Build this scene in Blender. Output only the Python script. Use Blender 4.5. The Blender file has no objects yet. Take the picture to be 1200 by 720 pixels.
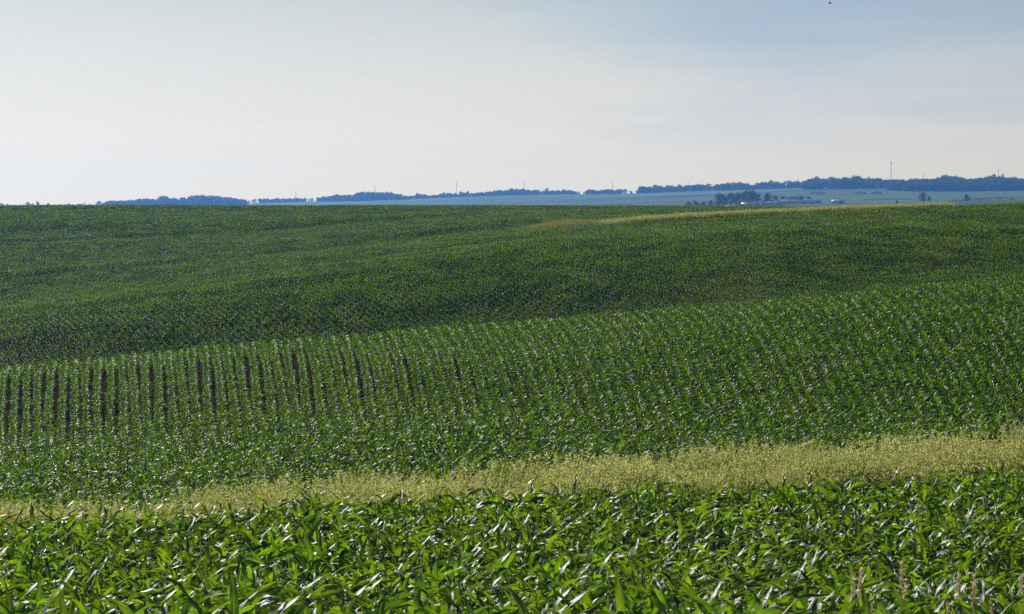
import bpy, math, random
import numpy as np
from mathutils import Vector, Matrix

R = math.radians
SC = bpy.context.scene
COL = SC.collection
rng = np.random.default_rng(7)
random.seed(7)

# ------------------------------------------------------------------ camera facts
F, HOR = 2600.0, 243.0          # focal length and eye-level row, in units of the 1200 x 720 photograph
SUN_AZ, SUN_EL = R(-29), R(28)  # azimuth measured from +Y towards +X

# ------------------------------------------------------------------ helpers
def put(o, parent=None, **props):
    COL.objects.link(o)
    if parent is not None:
        o.parent = parent
    for k, v in props.items():
        o[k] = v
    return o

def mesh_np(name, verts, faces, mats, smooth=True, face_mat=None):
    """verts n x 3, faces = list of int arrays (m x 4 or m x 3)."""
    me = bpy.data.meshes.new(name)
    verts = np.asarray(verts, dtype=np.float32)
    fl = [np.asarray(f, dtype=np.int32) for f in (faces if isinstance(faces, list) else [faces]) if len(f)]
    nl = sum(f.size for f in fl); nf = sum(len(f) for f in fl)
    me.vertices.add(len(verts)); me.vertices.foreach_set('co', verts.ravel())
    me.loops.add(nl); me.loops.foreach_set('vertex_index', np.concatenate([f.ravel() for f in fl]))
    me.polygons.add(nf)
    starts, k = [], 0
    for f in fl:
        starts.append(k + np.arange(len(f)) * f.shape[1]); k += f.size
    me.polygons.foreach_set('loop_start', np.concatenate(starts).astype(np.int32))
    if smooth:
        me.polygons.foreach_set('use_smooth', np.ones(nf, dtype=bool))
    for m in (mats if isinstance(mats, (list, tuple)) else [mats]):
        me.materials.append(m)
    if face_mat is not None:
        me.polygons.foreach_set('material_index', np.asarray(face_mat, dtype=np.int32))
    me.update(calc_edges=True)
    me.validate()
    return me

class Geo:
    """Collects pieces of one mesh."""
    def __init__(s): s.v, s.q, s.t, s.n, s.qm, s.tm, s.a = [], [], [], 0, [], [], []
    def add(s, v, q=None, t=None, m=0, a=None):
        v = np.asarray(v, float)
        s.a.append(np.tile((1., 0, 0), (len(v), 1)) if a is None else a)
        s.v.append(v)
        if q is not None and len(q): q = np.asarray(q); s.q.append(q + s.n); s.qm.append(np.full(len(q), m))
        if t is not None and len(t): t = np.asarray(t); s.t.append(t + s.n); s.tm.append(np.full(len(t), m))
        s.n += len(v)
    def merge(s, g, M=None, off=(0, 0, 0)):
        v = np.concatenate(g.v)
        if M is not None: v = v @ np.asarray(M).T
        v = v + np.asarray(off)
        q = np.concatenate(g.q) if g.q else None; t = np.concatenate(g.t) if g.t else None
        if q is not None: s.q.append(q + s.n); s.qm.append(np.concatenate(g.qm))
        if t is not None: s.t.append(t + s.n); s.tm.append(np.concatenate(g.tm))
        s.a.append(np.concatenate(g.a)); s.v.append(v); s.n += len(v)
    def mesh(s, name, mats, smooth=True, ribs=False):
        fs, fm = [], []
        if s.q: fs.append(np.concatenate(s.q)); fm.append(np.concatenate(s.qm))
        if s.t: fs.append(np.concatenate(s.t)); fm.append(np.concatenate(s.tm))
        me = mesh_np(name, np.concatenate(s.v), fs, mats, smooth, np.concatenate(fm))
        if ribs:
            at = me.attributes.new('lf', 'FLOAT_VECTOR', 'POINT'); at.data.foreach_set('vector', np.concatenate(s.a).astype(np.float32).ravel())
        return me

def tube(geo, pts, rad, n=6, m=0, cap=True):
    pts = np.asarray(pts, float); rad = np.broadcast_to(rad, (len(pts),))
    rings = []
    for i, p in enumerate(pts):
        d = pts[min(i + 1, len(pts) - 1)] - pts[max(i - 1, 0)]
        d = d / (np.linalg.norm(d) + 1e-9)
        a = np.cross(d, (0.31, 0.95, 0.0) if abs(d[2]) > .5 else (0, 0, 1.)); a /= np.linalg.norm(a) + 1e-9
        b = np.cross(d, a)
        th = np.arange(n) * 2 * np.pi / n
        rings.append(p + rad[i] * (np.cos(th)[:, None] * a + np.sin(th)[:, None] * b))
    v = np.concatenate(rings); q = []
    for i in range(len(pts) - 1):
        for j in range(n):
            q.append((i * n + j, i * n + (j + 1) % n, (i + 1) * n + (j + 1) % n, (i + 1) * n + j))
    t = []
    if cap:
        v = np.concatenate([v, pts[-1:]]); e = len(v) - 1; k = (len(pts) - 1) * n
        t = [(k + j, k + (j + 1) % n, e) for j in range(n)]
    geo.add(v, q, t, m)

def box(geo, c, s, m=0):
    c = np.asarray(c, float); s = np.asarray(s, float) / 2
    v = np.array([(x, y, z) for z in (-1, 1) for y in (-1, 1) for x in (-1, 1)]) * s + c
    geo.add(v, [(0, 2, 3, 1), (4, 5, 7, 6), (0, 1, 5, 4), (2, 6, 7, 3), (0, 4, 6, 2), (1, 3, 7, 5)], m=m)

# ------------------------------------------------------------------ materials
def mat(name):
    m = bpy.data.materials.new(name); m.use_nodes = True
    nt = m.node_tree; nt.nodes.clear()
    out = nt.nodes.new('ShaderNodeOutputMaterial')
    return m, nt, nt.nodes, nt.links, out

def ramp(N, stops):
    r = N.new('ShaderNodeValToRGB'); e = r.color_ramp.elements
    e[0].position, e[0].color = stops[0][0], (*stops[0][1], 1)
    e[1].position, e[1].color = stops[-1][0], (*stops[-1][1], 1)
    for p, c in stops[1:-1]:
        k = e.new(p); k.color = (*c, 1)
    return r

def leaf_mat(name, dark, light, trans_a, trans_b, tfac=.45, rough=.4, spec=.5, tint=(1, 1, 1), ribs=False):
    m, nt, N, L, out = mat(name)
    oi = N.new('ShaderNodeObjectInfo')
    nz = N.new('ShaderNodeTexNoise'); nz.inputs['Scale'].default_value = 5.0
    geo = N.new('ShaderNodeNewGeometry')
    L.new(geo.outputs['Position'], nz.inputs['Vector'])
    add = N.new('ShaderNodeMath'); add.operation = 'MULTIPLY_ADD'
    L.new(oi.outputs['Random'], add.inputs[0]); add.inputs[1].default_value = .45
    L.new(nz.outputs['Fac'], add.inputs[2])
    sub = N.new('ShaderNodeMath'); sub.operation = 'SUBTRACT'; L.new(add.outputs[0], sub.inputs[0]); sub.inputs[1].default_value = .22
    r1 = ramp(N, [(.25, dark), (.75, light)]); r2 = ramp(N, [(.25, trans_a), (.75, trans_b)])
    L.new(sub.outputs[0], r1.inputs[0]); L.new(sub.outputs[0], r2.inputs[0])
    p = N.new('ShaderNodeBsdfPrincipled'); L.new(r1.outputs[0], p.inputs['Base Color'])
    p.inputs['Roughness'].default_value = rough; p.inputs['Specular IOR Level'].default_value = spec; p.inputs['Specular Tint'].default_value = (*tint, 1)
    t = N.new('ShaderNodeBsdfTranslucent'); L.new(r2.outputs[0], t.inputs['Color'])
    if ribs:                                            # pale midrib, fine lengthwise streaks, some scorched tips
        at = N.new('ShaderNodeAttribute'); at.attribute_name = 'lf'
        sp = N.new('ShaderNodeSeparateXYZ'); L.new(at.outputs['Vector'], sp.inputs[0])
        ab = N.new('ShaderNodeMath'); ab.operation = 'ABSOLUTE'; L.new(sp.outputs['X'], ab.inputs[0])
        rib = N.new('ShaderNodeMapRange'); L.new(ab.outputs[0], rib.inputs[0])
        for i, v in zip((1, 2, 3, 4), (.05, .20, .75, .0)): rib.inputs[i].default_value = v
        vm = N.new('ShaderNodeVectorMath'); vm.operation = 'MULTIPLY'; L.new(at.outputs['Vector'], vm.inputs[0]); vm.inputs[1].default_value = (9, 1.6, 40)
        sn = N.new('ShaderNodeTexNoise'); sn.inputs['Scale'].default_value = 1.0; sn.inputs['Detail'].default_value = 4; L.new(vm.outputs[0], sn.inputs['Vector'])
        sr = ramp(N, [(.3, (.55, .6, .5)), (.7, (1.35, 1.3, 1.3))]); L.new(sn.outputs['Fac'], sr.inputs[0])
        rr = N.new('ShaderNodeMapRange'); L.new(sn.outputs['Fac'], rr.inputs[0])
        for i, v in zip((1, 2, 3, 4), (.3, .7, rough - .06, rough + .26)): rr.inputs[i].default_value = v
        L.new(rr.outputs[0], p.inputs['Roughness'])
        bp = N.new('ShaderNodeBump'); bp.inputs['Strength'].default_value = .35; bp.inputs['Distance'].default_value = .006; L.new(sn.outputs['Fac'], bp.inputs['Height']); L.new(bp.outputs[0], p.inputs['Normal'])
        tip = N.new('ShaderNodeMath'); tip.operation = 'MULTIPLY_ADD'; L.new(sp.outputs['Y'], tip.inputs[0]); tip.inputs[1].default_value = 1.0
        zz = N.new('ShaderNodeMath'); zz.operation = 'MULTIPLY'; L.new(sp.outputs['Z'], zz.inputs[0]); zz.inputs[1].default_value = .55; L.new(zz.outputs[0], tip.inputs[2])
        tr_ = N.new('ShaderNodeMapRange'); L.new(tip.outputs[0], tr_.inputs[0])
        for i, v in zip((1, 2, 3, 4), (1.36, 1.5, 0, .9)): tr_.inputs[i].default_value = v
        def blend(src, rc, tc_, dst):
            a = N.new('ShaderNodeMix'); a.data_type = 'RGBA'; a.blend_type = 'MULTIPLY'; a.inputs[0].default_value = 1; L.new(src, a.inputs[6]); L.new(sr.outputs[0], a.inputs[7])
            b = N.new('ShaderNodeMix'); b.data_type = 'RGBA'; L.new(rib.outputs[0], b.inputs[0]); L.new(a.outputs[2], b.inputs[6]); b.inputs[7].default_value = (*rc, 1)
            c_ = N.new('ShaderNodeMix'); c_.data_type = 'RGBA'; L.new(tr_.outputs[0], c_.inputs[0]); L.new(b.outputs[2], c_.inputs[6]); c_.inputs[7].default_value = (*tc_, 1); L.new(c_.outputs[2], dst)
        blend(r1.outputs[0], (.11, .17, .06), (.26, .19, .07), p.inputs['Base Color']); blend(r2.outputs[0], (.34, .48, .08), (.42, .32, .08), t.inputs['Color'])
    mx = N.new('ShaderNodeMixShader'); mx.inputs[0].default_value = tfac
    L.new(p.outputs[0], mx.inputs[1]); L.new(t.outputs[0], mx.inputs[2]); L.new(mx.outputs[0], out.inputs['Surface'])
    return m

def simple_mat(name, c, rough=.7, c2=None, scale=3.0, spec=.3):
    m, nt, N, L, out = mat(name)
    p = N.new('ShaderNodeBsdfPrincipled'); p.inputs['Roughness'].default_value = rough
    p.inputs['Specular IOR Level'].default_value = spec
    c2 = c2 or tuple(x * .75 for x in c)
    tc = N.new('ShaderNodeTexCoord'); nz = N.new('ShaderNodeTexNoise'); nz.inputs['Scale'].default_value = scale
    nz.inputs['Detail'].default_value = 6
    L.new(tc.outputs['Object'], nz.inputs['Vector'])
    r = ramp(N, [(.35, c2), (.65, c)]); L.new(nz.outputs['Fac'], r.inputs[0]); L.new(r.outputs[0], p.inputs['Base Color'])
    L.new(p.outputs[0], out.inputs['Surface'])
    return m

M_near = leaf_mat('corn_leaf', (.009, .028, .007), (.020, .050, .010), (.012, .07, .001), (.44, .80, .003), .385, .41, .80, ribs=True)
M_field = leaf_mat('field_leaf', (.016, .046, .007), (.034, .075, .010), (.025, .10, .001), (.27, .50, .002), .41, .45, .40, (.93, 1, .78))
M_far = leaf_mat('far_field_leaf', (.018, .046, .004), (.038, .072, .006), (.05, .14, .002), (.23, .39, .002), .43, .46, .21, (.92, 1, .45))
M_stalk = leaf_mat('corn_stalk', (.06, .12, .025), (.10, .17, .035), (.1, .25, .03), (.15, .3, .04), .15, .45, .4)
M_tan = leaf_mat('tan_seed_head', (.29, .30, .09), (.50, .49, .19), (.52, .53, .14), (.80, .78, .29), .5, .7, .2)
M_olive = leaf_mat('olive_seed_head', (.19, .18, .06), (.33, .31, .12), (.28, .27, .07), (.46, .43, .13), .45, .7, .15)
M_grass = leaf_mat('grass_blade', (.07, .115, .02), (.14, .17, .04), (.17, .27, .02), (.33, .36, .06), .5, .5, .35)
M_shadegrass = leaf_mat('painted_shade_grass', (.03, .055, .015), (.05, .08, .02), (.05, .09, .012), (.07, .12, .02), .3, .6, .2)  # shaded side of the backlit waterway grass, put into the blade colour
M_dry = leaf_mat('dry_seed_head', (.50, .42, .24), (.66, .58, .36), (.55, .45, .2), (.85, .75, .45), .6, .7, .2)
M_crown = leaf_mat('tree_leaf', (.030, .055, .018), (.055, .085, .028), (.05, .1, .015), (.08, .14, .02), .25, .6, .25)
M_bark = simple_mat('bark', (.12, .095, .07), .9)
M_white = simple_mat('white_siding', (.78, .78, .76), .5, (.68, .68, .67), .4)
M_metalroof = simple_mat('pale_metal_roof', (.8, .81, .83), .35, (.72, .74, .77), .3)
M_redwall = simple_mat('pink_brown_siding', (.5, .36, .33), .7)
M_greyroof = simple_mat('grey_shingle', (.22, .22, .24), .8)
M_door = simple_mat('grey_door', (.16, .17, .19), .6)
M_glass = simple_mat('window_glass', (.05, .06, .08), .1, spec=.6)
M_steel = simple_mat('galvanised_steel', (.22, .23, .25), .5)
M_bird = simple_mat('dark_feathers', (.05, .045, .04), .8)

def soil_mat():
    m, nt, N, L, out = mat('field_soil')
    p = N.new('ShaderNodeBsdfPrincipled'); p.inputs['Roughness'].default_value = 1; p.inputs['Specular IOR Level'].default_value = 0
    tc = N.new('ShaderNodeTexCoord')
    n1 = N.new('ShaderNodeTexNoise'); n1.inputs['Scale'].default_value = .35; n1.inputs['Detail'].default_value = 8
    n2 = N.new('ShaderNodeTexNoise'); n2.inputs['Scale'].default_value = 9; n2.inputs['Detail'].default_value = 8
    L.new(tc.outputs['Object'], n1.inputs['Vector']); L.new(tc.outputs['Object'], n2.inputs['Vector'])
    mixf = N.new('ShaderNodeMath'); mixf.operation = 'MULTIPLY_ADD'; mixf.inputs[1].default_value = .5
    L.new(n2.outputs['Fac'], mixf.inputs[0])
    h = N.new('ShaderNodeMath'); h.operation = 'MULTIPLY'; h.inputs[1].default_value = .5; L.new(n1.outputs['Fac'], h.inputs[0]); L.new(h.outputs[0], mixf.inputs[2])
    r = ramp(N, [(.3, (.020, .013, .009)), (.5, (.038, .027, .020)), (.68, (.078, .056, .042))])
    L.new(mixf.outputs[0], r.inputs[0]); L.new(r.outputs[0], p.inputs['Base Color'])
    b = N.new('ShaderNodeBump'); b.inputs['Strength'].default_value = .8; b.inputs['Distance'].default_value = .05
    L.new(n2.outputs['Fac'], b.inputs['Height']); L.new(b.outputs[0], p.inputs['Normal'])
    L.new(p.outputs[0], out.inputs['Surface'])
    return m
M_soil = soil_mat()

def fields_mat():
    m, nt, N, L, out = mat('patchwork_fields')
    p = N.new('ShaderNodeBsdfPrincipled'); p.inputs['Roughness'].default_value = .9; p.inputs['Specular IOR Level'].default_value = .1
    tc = N.new('ShaderNodeTexCoord')
    wob = N.new('ShaderNodeTexNoise'); wob.inputs['Scale'].default_value = .003; L.new(tc.outputs['Object'], wob.inputs['Vector'])
    va = N.new('ShaderNodeVectorMath'); va.operation = 'MULTIPLY_ADD'; L.new(wob.outputs['Color'], va.inputs[0])
    va.inputs[1].default_value = (160, 160, 0); L.new(tc.outputs['Object'], va.inputs[2])
    mp = N.new('ShaderNodeMapping'); mp.inputs['Scale'].default_value = (1 / 560, 1 / 420, 0); mp.inputs['Rotation'].default_value = (0, 0, .12)
    L.new(va.outputs[0], mp.inputs['Vector'])
    vo = N.new('ShaderNodeTexVoronoi'); vo.voronoi_dimensions = '2D'; vo.inputs['Scale'].default_value = 1; vo.inputs['Randomness'].default_value = .75
    L.new(mp.outputs[0], vo.inputs['Vector'])
    sx = N.new('ShaderNodeSeparateColor'); L.new(vo.outputs['Color'], sx.inputs[0])
    r = ramp(N, [(0, (.045, .095, .03)), (.3, (.09, .16, .045)), (.5, (.06, .12, .035)), (.7, (.15, .21, .07)), (.88, (.08, .14, .04)), (1, (.24, .25, .12))])
    r.color_ramp.interpolation = 'CONSTANT'
    L.new(sx.outputs[0], r.inputs[0])
    n2 = N.new('ShaderNodeTexNoise'); n2.inputs['Scale'].default_value = .02; n2.inputs['Detail'].default_value = 8
    L.new(tc.outputs['Object'], n2.inputs['Vector'])
    mm = N.new('ShaderNodeMix'); mm.data_type = 'RGBA'; mm.blend_type = 'MULTIPLY'; mm.inputs[0].default_value = .5
    r2 = ramp(N, [(.3, (.55, .55, .55)), (.7, (1.25, 1.25, 1.25))]); L.new(n2.outputs['Fac'], r2.inputs[0])
    L.new(r.outputs[0], mm.inputs[6]); L.new(r2.outputs[0], mm.inputs[7]); L.new(mm.outputs[2], p.inputs['Base Color'])
    L.new(p.outputs[0], out.inputs['Surface'])
    return m
M_fields = fields_mat()

# ------------------------------------------------------------------ terrain
def P(Y, v, h=0.0):
    return (Y, -(v - HOR) / F * Y - h)
NEARZ = [(-60, -1.7), (0, -1.7), (5, -1.9), (12, -3.12), (18, -4.3)]
PROFILE = {
    0: NEARZ + [P(36, 612, .88), P(41, 589, .8), (47, -6.9), (62, -9.9), P(80, 590, .85), P(95, 556, .85), P(110, 527, .8), P(122, 500, .7), P(136, 465, .6), P(147, 443, .65),
                P(158, 432.5, .75), (185, -14.4), (210, -16.6), P(235, 428, .85), P(265, 391, .85), P(295, 369, .85), P(325, 362, .85), P(347, 358.5, .85), (375, -17.6), P(420, 351, .85), P(480, 325, .8),
                P(500, 318, .8), P(600, 283, .8), P(680, 256, .8), P(740, 244, .8), (850, -4), (1100, -12), (2000, -14), (3200, -4.5), (4500, -2.5), (5000, -5)],
    300: NEARZ + [P(38, 592, .90), P(43.5, 568, .85), (50, -6.7), (66, -9.8), P(85, 566, .85), P(100, 528, .85), P(115, 489, .75), P(131, 446, .6), P(146, 418, .65), P(159, 406, .75),
                  (185, -12.6), (210, -14.2), P(237, 402, .85), P(268, 361, .85), P(298, 336, .85), P(328, 325, .85), P(350, 321, .85), (380, -12.9), P(430, 313, .85), P(480, 300, .8), P(600, 270, .8),
                  P(680, 252, .8), P(740, 242.5, .8), (850, -4), (1100, -10), (2000, -8), P(3000, 243.5), P(4000, 240), P(4500, 238.5), (5000, 3)],
    600: NEARZ + [P(40, 577, .92), P(46, 543, .95), (53, -6.7), (72, -9.8), P(92, 541, .85), P(105, 502, .85), P(119, 460, .75), P(134, 417, .7), P(148, 393, .75), P(161, 381, .8), (185, -10.9),
                  (210, -12.4), P(235, 376, .85), P(268, 333, .85), P(305, 303, .85), P(340, 289.5, .85), P(372, 284, .85), P(410, 279.5, .85), P(470, 272, .85), P(560, 257, .8), P(660, 247, .8),
                  P(740, 242, .8), (850, -4), (1100, -9), (1800, -5), P(2600, 243), P(3300, 238), P(4000, 232), P(4500, 229.5), (5000, 18)],
    900: NEARZ + [P(43, 563, .90), P(49.5, 523, 1.0), (57, -6.8), (77, -9.6), P(98, 521, .85), P(112, 483, .85), P(126, 441, .75), P(143, 393, .7), P(157, 365, .75), P(169, 353, .8), (190, -9.2),
                  (210, -10), P(228, 347, .85), P(270, 303, .85), P(320, 274, .85), P(365, 261, .85), P(400, 256, .85), (425, -2.8), P(470, 252, .8), P(520, 250, .8), P(620, 246, .8),
                  P(740, 244, .8), (850, -3), (1100, -4), P(1700, 243.5), P(1950, 242.5), P(2150, 240), P(2400, 236.5), P(3000, 229), P(3900, 222), (4400, 28), (5000, 20)],
    1200: NEARZ + [P(46, 550, .86), P(53, 504, 1.05), (61, -6.9), (82, -9.5), P(104, 501, .85), P(118, 463, .85), P(135, 411, .75), P(152, 362, .75), P(166, 334, .75), P(179, 321, .8), (200, -7.5),
                   (215, -8), P(235, 316, .8), P(300, 276, .8), P(360, 250, .8), P(410, 240, .8), (440, -1.4), (520, -2.6), (740, -2.6), P(900, 243), P(1200, 239.5),
                   P(1500, 238), P(2000, 235), P(2600, 230), P(3200, 225), P(3900, 218), (4400, 34), (5000, 25)],
}
FS = 1.45                                   # how far off the valley and its ridge lie, against the first estimate
KN = {0: ((235, 347, 420, 740), (235, 288, 352, 548)), 300: ((237, 350, 430, 740), (237, 294, 352, 548)), 600: ((235, 372, 470, 740), (235, 304, 366, 548)),
      900: ((228, 400, 425, 740), (228, 322, 352, 548)), 1200: ((235, 410, 440, 740), (235, 328, 354, 548))}
def mC(Y): return np.interp(Y, *KN[0])
def remap(u, p):
    Y, z = p
    f = FS if Y >= 1000 else ((np.interp(Y, *KN[u]) + (max(0, Y - 740) * .62)) / Y if Y > 228 else 1.0)
    return (Y * f, z * f)
PROFILE = {u: [remap(u, p) for p in ps] for u, ps in PROFILE.items()}
def pchip(xs, ys, q):
    xs, ys = np.asarray(xs, float), np.asarray(ys, float)
    h = np.diff(xs); d = np.diff(ys) / h
    m = np.zeros(len(xs)); m[0], m[-1] = d[0], d[-1]
    for i in range(1, len(xs) - 1):
        m[i] = (d[i - 1] * h[i] + d[i] * h[i - 1]) / (h[i] + h[i - 1])
    k = np.clip(np.searchsorted(xs, q) - 1, 0, len(h) - 1)
    t = (q - xs[k]) / h[k]; t2, t3 = t * t, t ** 3
    return (2 * t3 - 3 * t2 + 1) * ys[k] + (t3 - 2 * t2 + t) * h[k] * m[k] + (-2 * t3 + 3 * t2) * ys[k + 1] + (t3 - t2) * h[k] * m[k + 1]
def sY(Y): return np.log(np.maximum(Y, -59.9) + 80.0)
GY = np.linspace(sY(-60), sY(5000 * FS), 7000)
YY = np.exp(GY) - 80.0
UC = np.array(sorted(PROFILE), float)
TAB = np.array([pchip([p[0] for p in PROFILE[u]], [p[1] for p in PROFILE[u]], YY) for u in sorted(PROFILE)])

def zt(x, Y):
    x, Y = np.broadcast_arrays(np.asarray(x, float), np.asarray(Y, float))
    u = np.clip(600 + F * x / np.maximum(Y, 9), -120, 1320)
    fy = np.clip((sY(Y) - GY[0]) / (GY[1] - GY[0]), 0, len(GY) - 1.001); iy = fy.astype(int); ty = fy - iy
    col = TAB[:, iy] * (1 - ty) + TAB[:, iy + 1] * ty        # 5 x n...
    fu = (u - UC[0]) / 300.0; iu = np.clip(np.floor(fu).astype(int), 0, 3); tu = fu - iu
    def g(i): return np.take_along_axis(col, np.clip(i, 0, 4)[None], 0)[0]
    p0, p1, p2, p3 = g(iu - 1), g(iu), g(iu + 1), g(iu + 2)
    p0 = np.where(iu == 0, 2 * p1 - p2, p0); p3 = np.where(iu == 3, 2 * p2 - p1, p3)
    m1, m2 = (p2 - p0) / 2, (p3 - p1) / 2
    t2, t3 = tu * tu, tu ** 3
    z = (2 * t3 - 3 * t2 + 1) * p1 + (t3 - 2 * t2 + tu) * m1 + (-2 * t3 + 3 * t2) * p2 + (t3 - t2) * m2
    w = np.clip((Y - 200) / 100, 0, 1) * np.clip((620 - Y) / 80, 0, 1)
    z = z + w * (.24 * np.sin(x * .045 + Y * .11 + 1.3) + .13 * np.sin(Y * .075 - x * .02) + .08 * np.sin(Y * .19 + x * .03))
    for yt, sl, amp, x0_, x1_, dec in ((mC(487), .10, .62, -160, 30, 38), (mC(603), .04, .55, -160, 10, 36), (282, -.25, .45, 20, 110, 24), (256, -.2, .4, 30, 110, 20)):
        d = Y - (yt + sl * x)                                      # low contour terraces: a short steep face, then a flat that fades out
        z = z + amp * np.clip((d + 4) / 8, 0, 1) ** 2 * (3 - 2 * np.clip((d + 4) / 8, 0, 1)) * np.clip(1 - (d - 4) / dec, 0, 1) * np.clip((x - x0_) / 30, 0, 1) * np.clip((x1_ - x) / 40, 0, 1)
    w2 = np.clip((Y - 60) / 20, 0, 1) * np.clip((200 - Y) / 20, 0, 1)
    z = z + w2 * .05 * np.sin(x * .3 + Y * .21)
    w3 = np.clip((Y - 1200) / 500, 0, 1)
    z = z + w3 * (1.0 * np.sin(x * .006 + Y * .004) + .8 * np.sin(x * .011 - Y * .003 + 2))
    return z
def uY(u, Y): return (u - 600) / F * Y

def terrain(name, ys, material, smin=-.62, smax=.62, n=200):
    s = np.linspace(smin, smax, n)
    S, Yg = np.meshgrid(s, ys)
    X = S * (Yg + 90)
    Z = zt(X, Yg)
    v = np.stack([X, Yg, Z], -1).reshape(-1, 3)
    i = np.arange(len(ys) - 1)[:, None] * n + np.arange(n - 1)[None]
    q = np.stack([i, i + 1, i + 1 + n, i + n], -1).reshape(-1, 4)
    return put(bpy.data.objects.new(name, mesh_np(name, v, q, material)), kind='structure')
ys_near = np.concatenate([np.linspace(-58, 10, 30), np.linspace(10.5, 260, 300), np.linspace(262, 650, 240)])
terrain('ground', ys_near, M_soil)
terrain('hills', np.concatenate([[650], np.geomspace(655, 4990 * FS, 260)]), M_fields)

# ------------------------------------------------------------------ scattering (for what nobody could count)
def scatter(name, protos, pts, eul, scl, idx, **props):
    n = len(pts)
    me = bpy.data.meshes.new(name)
    me.vertices.add(n); me.vertices.foreach_set('co', np.asarray(pts, np.float32).ravel())
    a = me.attributes.new('rot', 'FLOAT_VECTOR', 'POINT'); a.data.foreach_set('vector', np.asarray(eul, np.float32).ravel())
    a = me.attributes.new('scl', 'FLOAT_VECTOR', 'POINT'); a.data.foreach_set('vector', np.asarray(scl, np.float32).ravel())
    a = me.attributes.new('pick', 'INT', 'POINT'); a.data.foreach_set('value', np.asarray(idx, np.int32))
    o = put(bpy.data.objects.new(name, me), **props)
    ng = bpy.data.node_groups.new(name + '_nodes', 'GeometryNodeTree')
    ng.interface.new_socket('Geometry', in_out='INPUT', socket_type='NodeSocketGeometry')
    ng.interface.new_socket('Geometry', in_out='OUTPUT', socket_type='NodeSocketGeometry')
    N, L = ng.nodes, ng.links
    gi, go = N.new('NodeGroupInput'), N.new('NodeGroupOutput')
    iop = N.new('GeometryNodeInstanceOnPoints'); g2i = N.new('GeometryNodeGeometryToInstance')
    for pr in protos:
        oi = N.new('GeometryNodeObjectInfo'); oi.inputs['Object'].default_value = pr; oi.transform_space = 'ORIGINAL'
        L.new(oi.outputs['Geometry'], g2i.inputs[0])
    def attr(nm, ty):
        k = N.new('GeometryNodeInputNamedAttribute'); k.data_type = ty; k.inputs['Name'].default_value = nm
        return [s for s in k.outputs if s.enabled and s.name == 'Attribute'][0]
    e2r = N.new('FunctionNodeEulerToRotation'); L.new(attr('rot', 'FLOAT_VECTOR'), e2r.inputs[0])
    L.new(gi.outputs[0], iop.inputs['Points']); L.new(g2i.outputs[0], iop.inputs['Instance'])
    iop.inputs['Pick Instance'].default_value = True
    L.new(attr('pick', 'INT'), iop.inputs['Instance Index']); L.new(e2r.outputs[0], iop.inputs['Rotation']); L.new(attr('scl', 'FLOAT_VECTOR'), iop.inputs['Scale'])
    L.new(iop.outputs[0], go.inputs[0])
    md = o.modifiers.new('scatter', 'NODES'); md.node_group = ng
    return o

def proto(name, me): return bpy.data.objects.new(name, me)     # source shape, never linked into the scene

def vnoise(x, y, seed=0):
    """smooth value noise in -1..1"""
    r = np.random.default_rng(seed).uniform(-1, 1, (64, 64))
    xi, yi = np.floor(x).astype(int), np.floor(y).astype(int); fx, fy = x - xi, y - yi
    fx, fy = fx * fx * (3 - 2 * fx), fy * fy * (3 - 2 * fy)
    g = lambda a, b: r[a % 64, b % 64]
    return (g(xi, yi) * (1 - fx) + g(xi + 1, yi) * fx) * (1 - fy) + (g(xi, yi + 1) * (1 - fx) + g(xi + 1, yi + 1) * fx) * fy

# ------------------------------------------------------------------ corn
def leaf(geo, rg, base, az, Ln, W, th0, droop, n, cross, wind, m=0, twist=0., wave=.012):
    t = np.linspace(0, 1, n + 1)
    th = th0 - droop * t ** 1.35
    dl = Ln / n
    r = np.concatenate([[0], np.cumsum(np.cos((th[1:] + th[:-1]) / 2) * dl)])
    h = np.concatenate([[0], np.cumsum(np.sin((th[1:] + th[:-1]) / 2) * dl)])
    ca, sa = math.cos(az), math.sin(az)
    side = rg.normal(0, .10)
    cx = base[0] + r * ca - side * t ** 2 * Ln * sa + wind * t ** 1.6 * Ln
    cy = base[1] + r * sa + side * t ** 2 * Ln * ca
    cz = base[2] + h - abs(wind) * .25 * t ** 2 * Ln
    w = W / 2 * (.5 + .5 * np.clip(t / .22, 0, 1)) * (1 - t ** 2.4) ** .9 + .001
    tang = np.stack([np.gradient(cx), np.gradient(cy), np.gradient(cz)], -1); tang /= np.linalg.norm(tang, axis=1)[:, None]
    lat0 = np.array([-sa, ca, 0.]); lat = lat0 - tang * (tang @ lat0)[:, None]; lat /= np.linalg.norm(lat, axis=1)[:, None]
    nor = np.cross(tang, lat); nor *= np.where(nor[:, 2:3].mean() < 0, -1, 1)
    tw = twist * t
    lat, nor = lat * np.cos(tw)[:, None] + nor * np.sin(tw)[:, None], nor * np.cos(tw)[:, None] - lat * np.sin(tw)[:, None]
    s = np.linspace(-1, 1, cross + 1)
    c = np.stack([cx, cy, cz], -1)
    ph, k = rg.uniform(0, 6.28, 2), rg.uniform(9, 17)
    fold = .34 * (1 - .55 * t)
    v = []
    for sj in s:
        wv = wave * np.sin(k * t + ph[0 if sj < 0 else 1]) * sj ** 2 * np.clip(t * 4, 0, 1)
        v.append(c + lat * (w * sj)[:, None] + nor * (w * fold * abs(sj) + wv)[:, None])
    v = np.stack(v, 1).reshape(-1, 3)
    C = cross + 1; rn = rg.random()
    lf = np.stack([np.tile(s, n + 1), np.repeat(t, C), np.full((n + 1) * C, rn)], -1)
    i = np.arange(n)[:, None] * C + np.arange(cross)[None]
    geo.add(v, np.stack([i, i + 1, i + C + 1, i + C], -1).reshape(-1, 4), m=m, a=lf)

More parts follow.
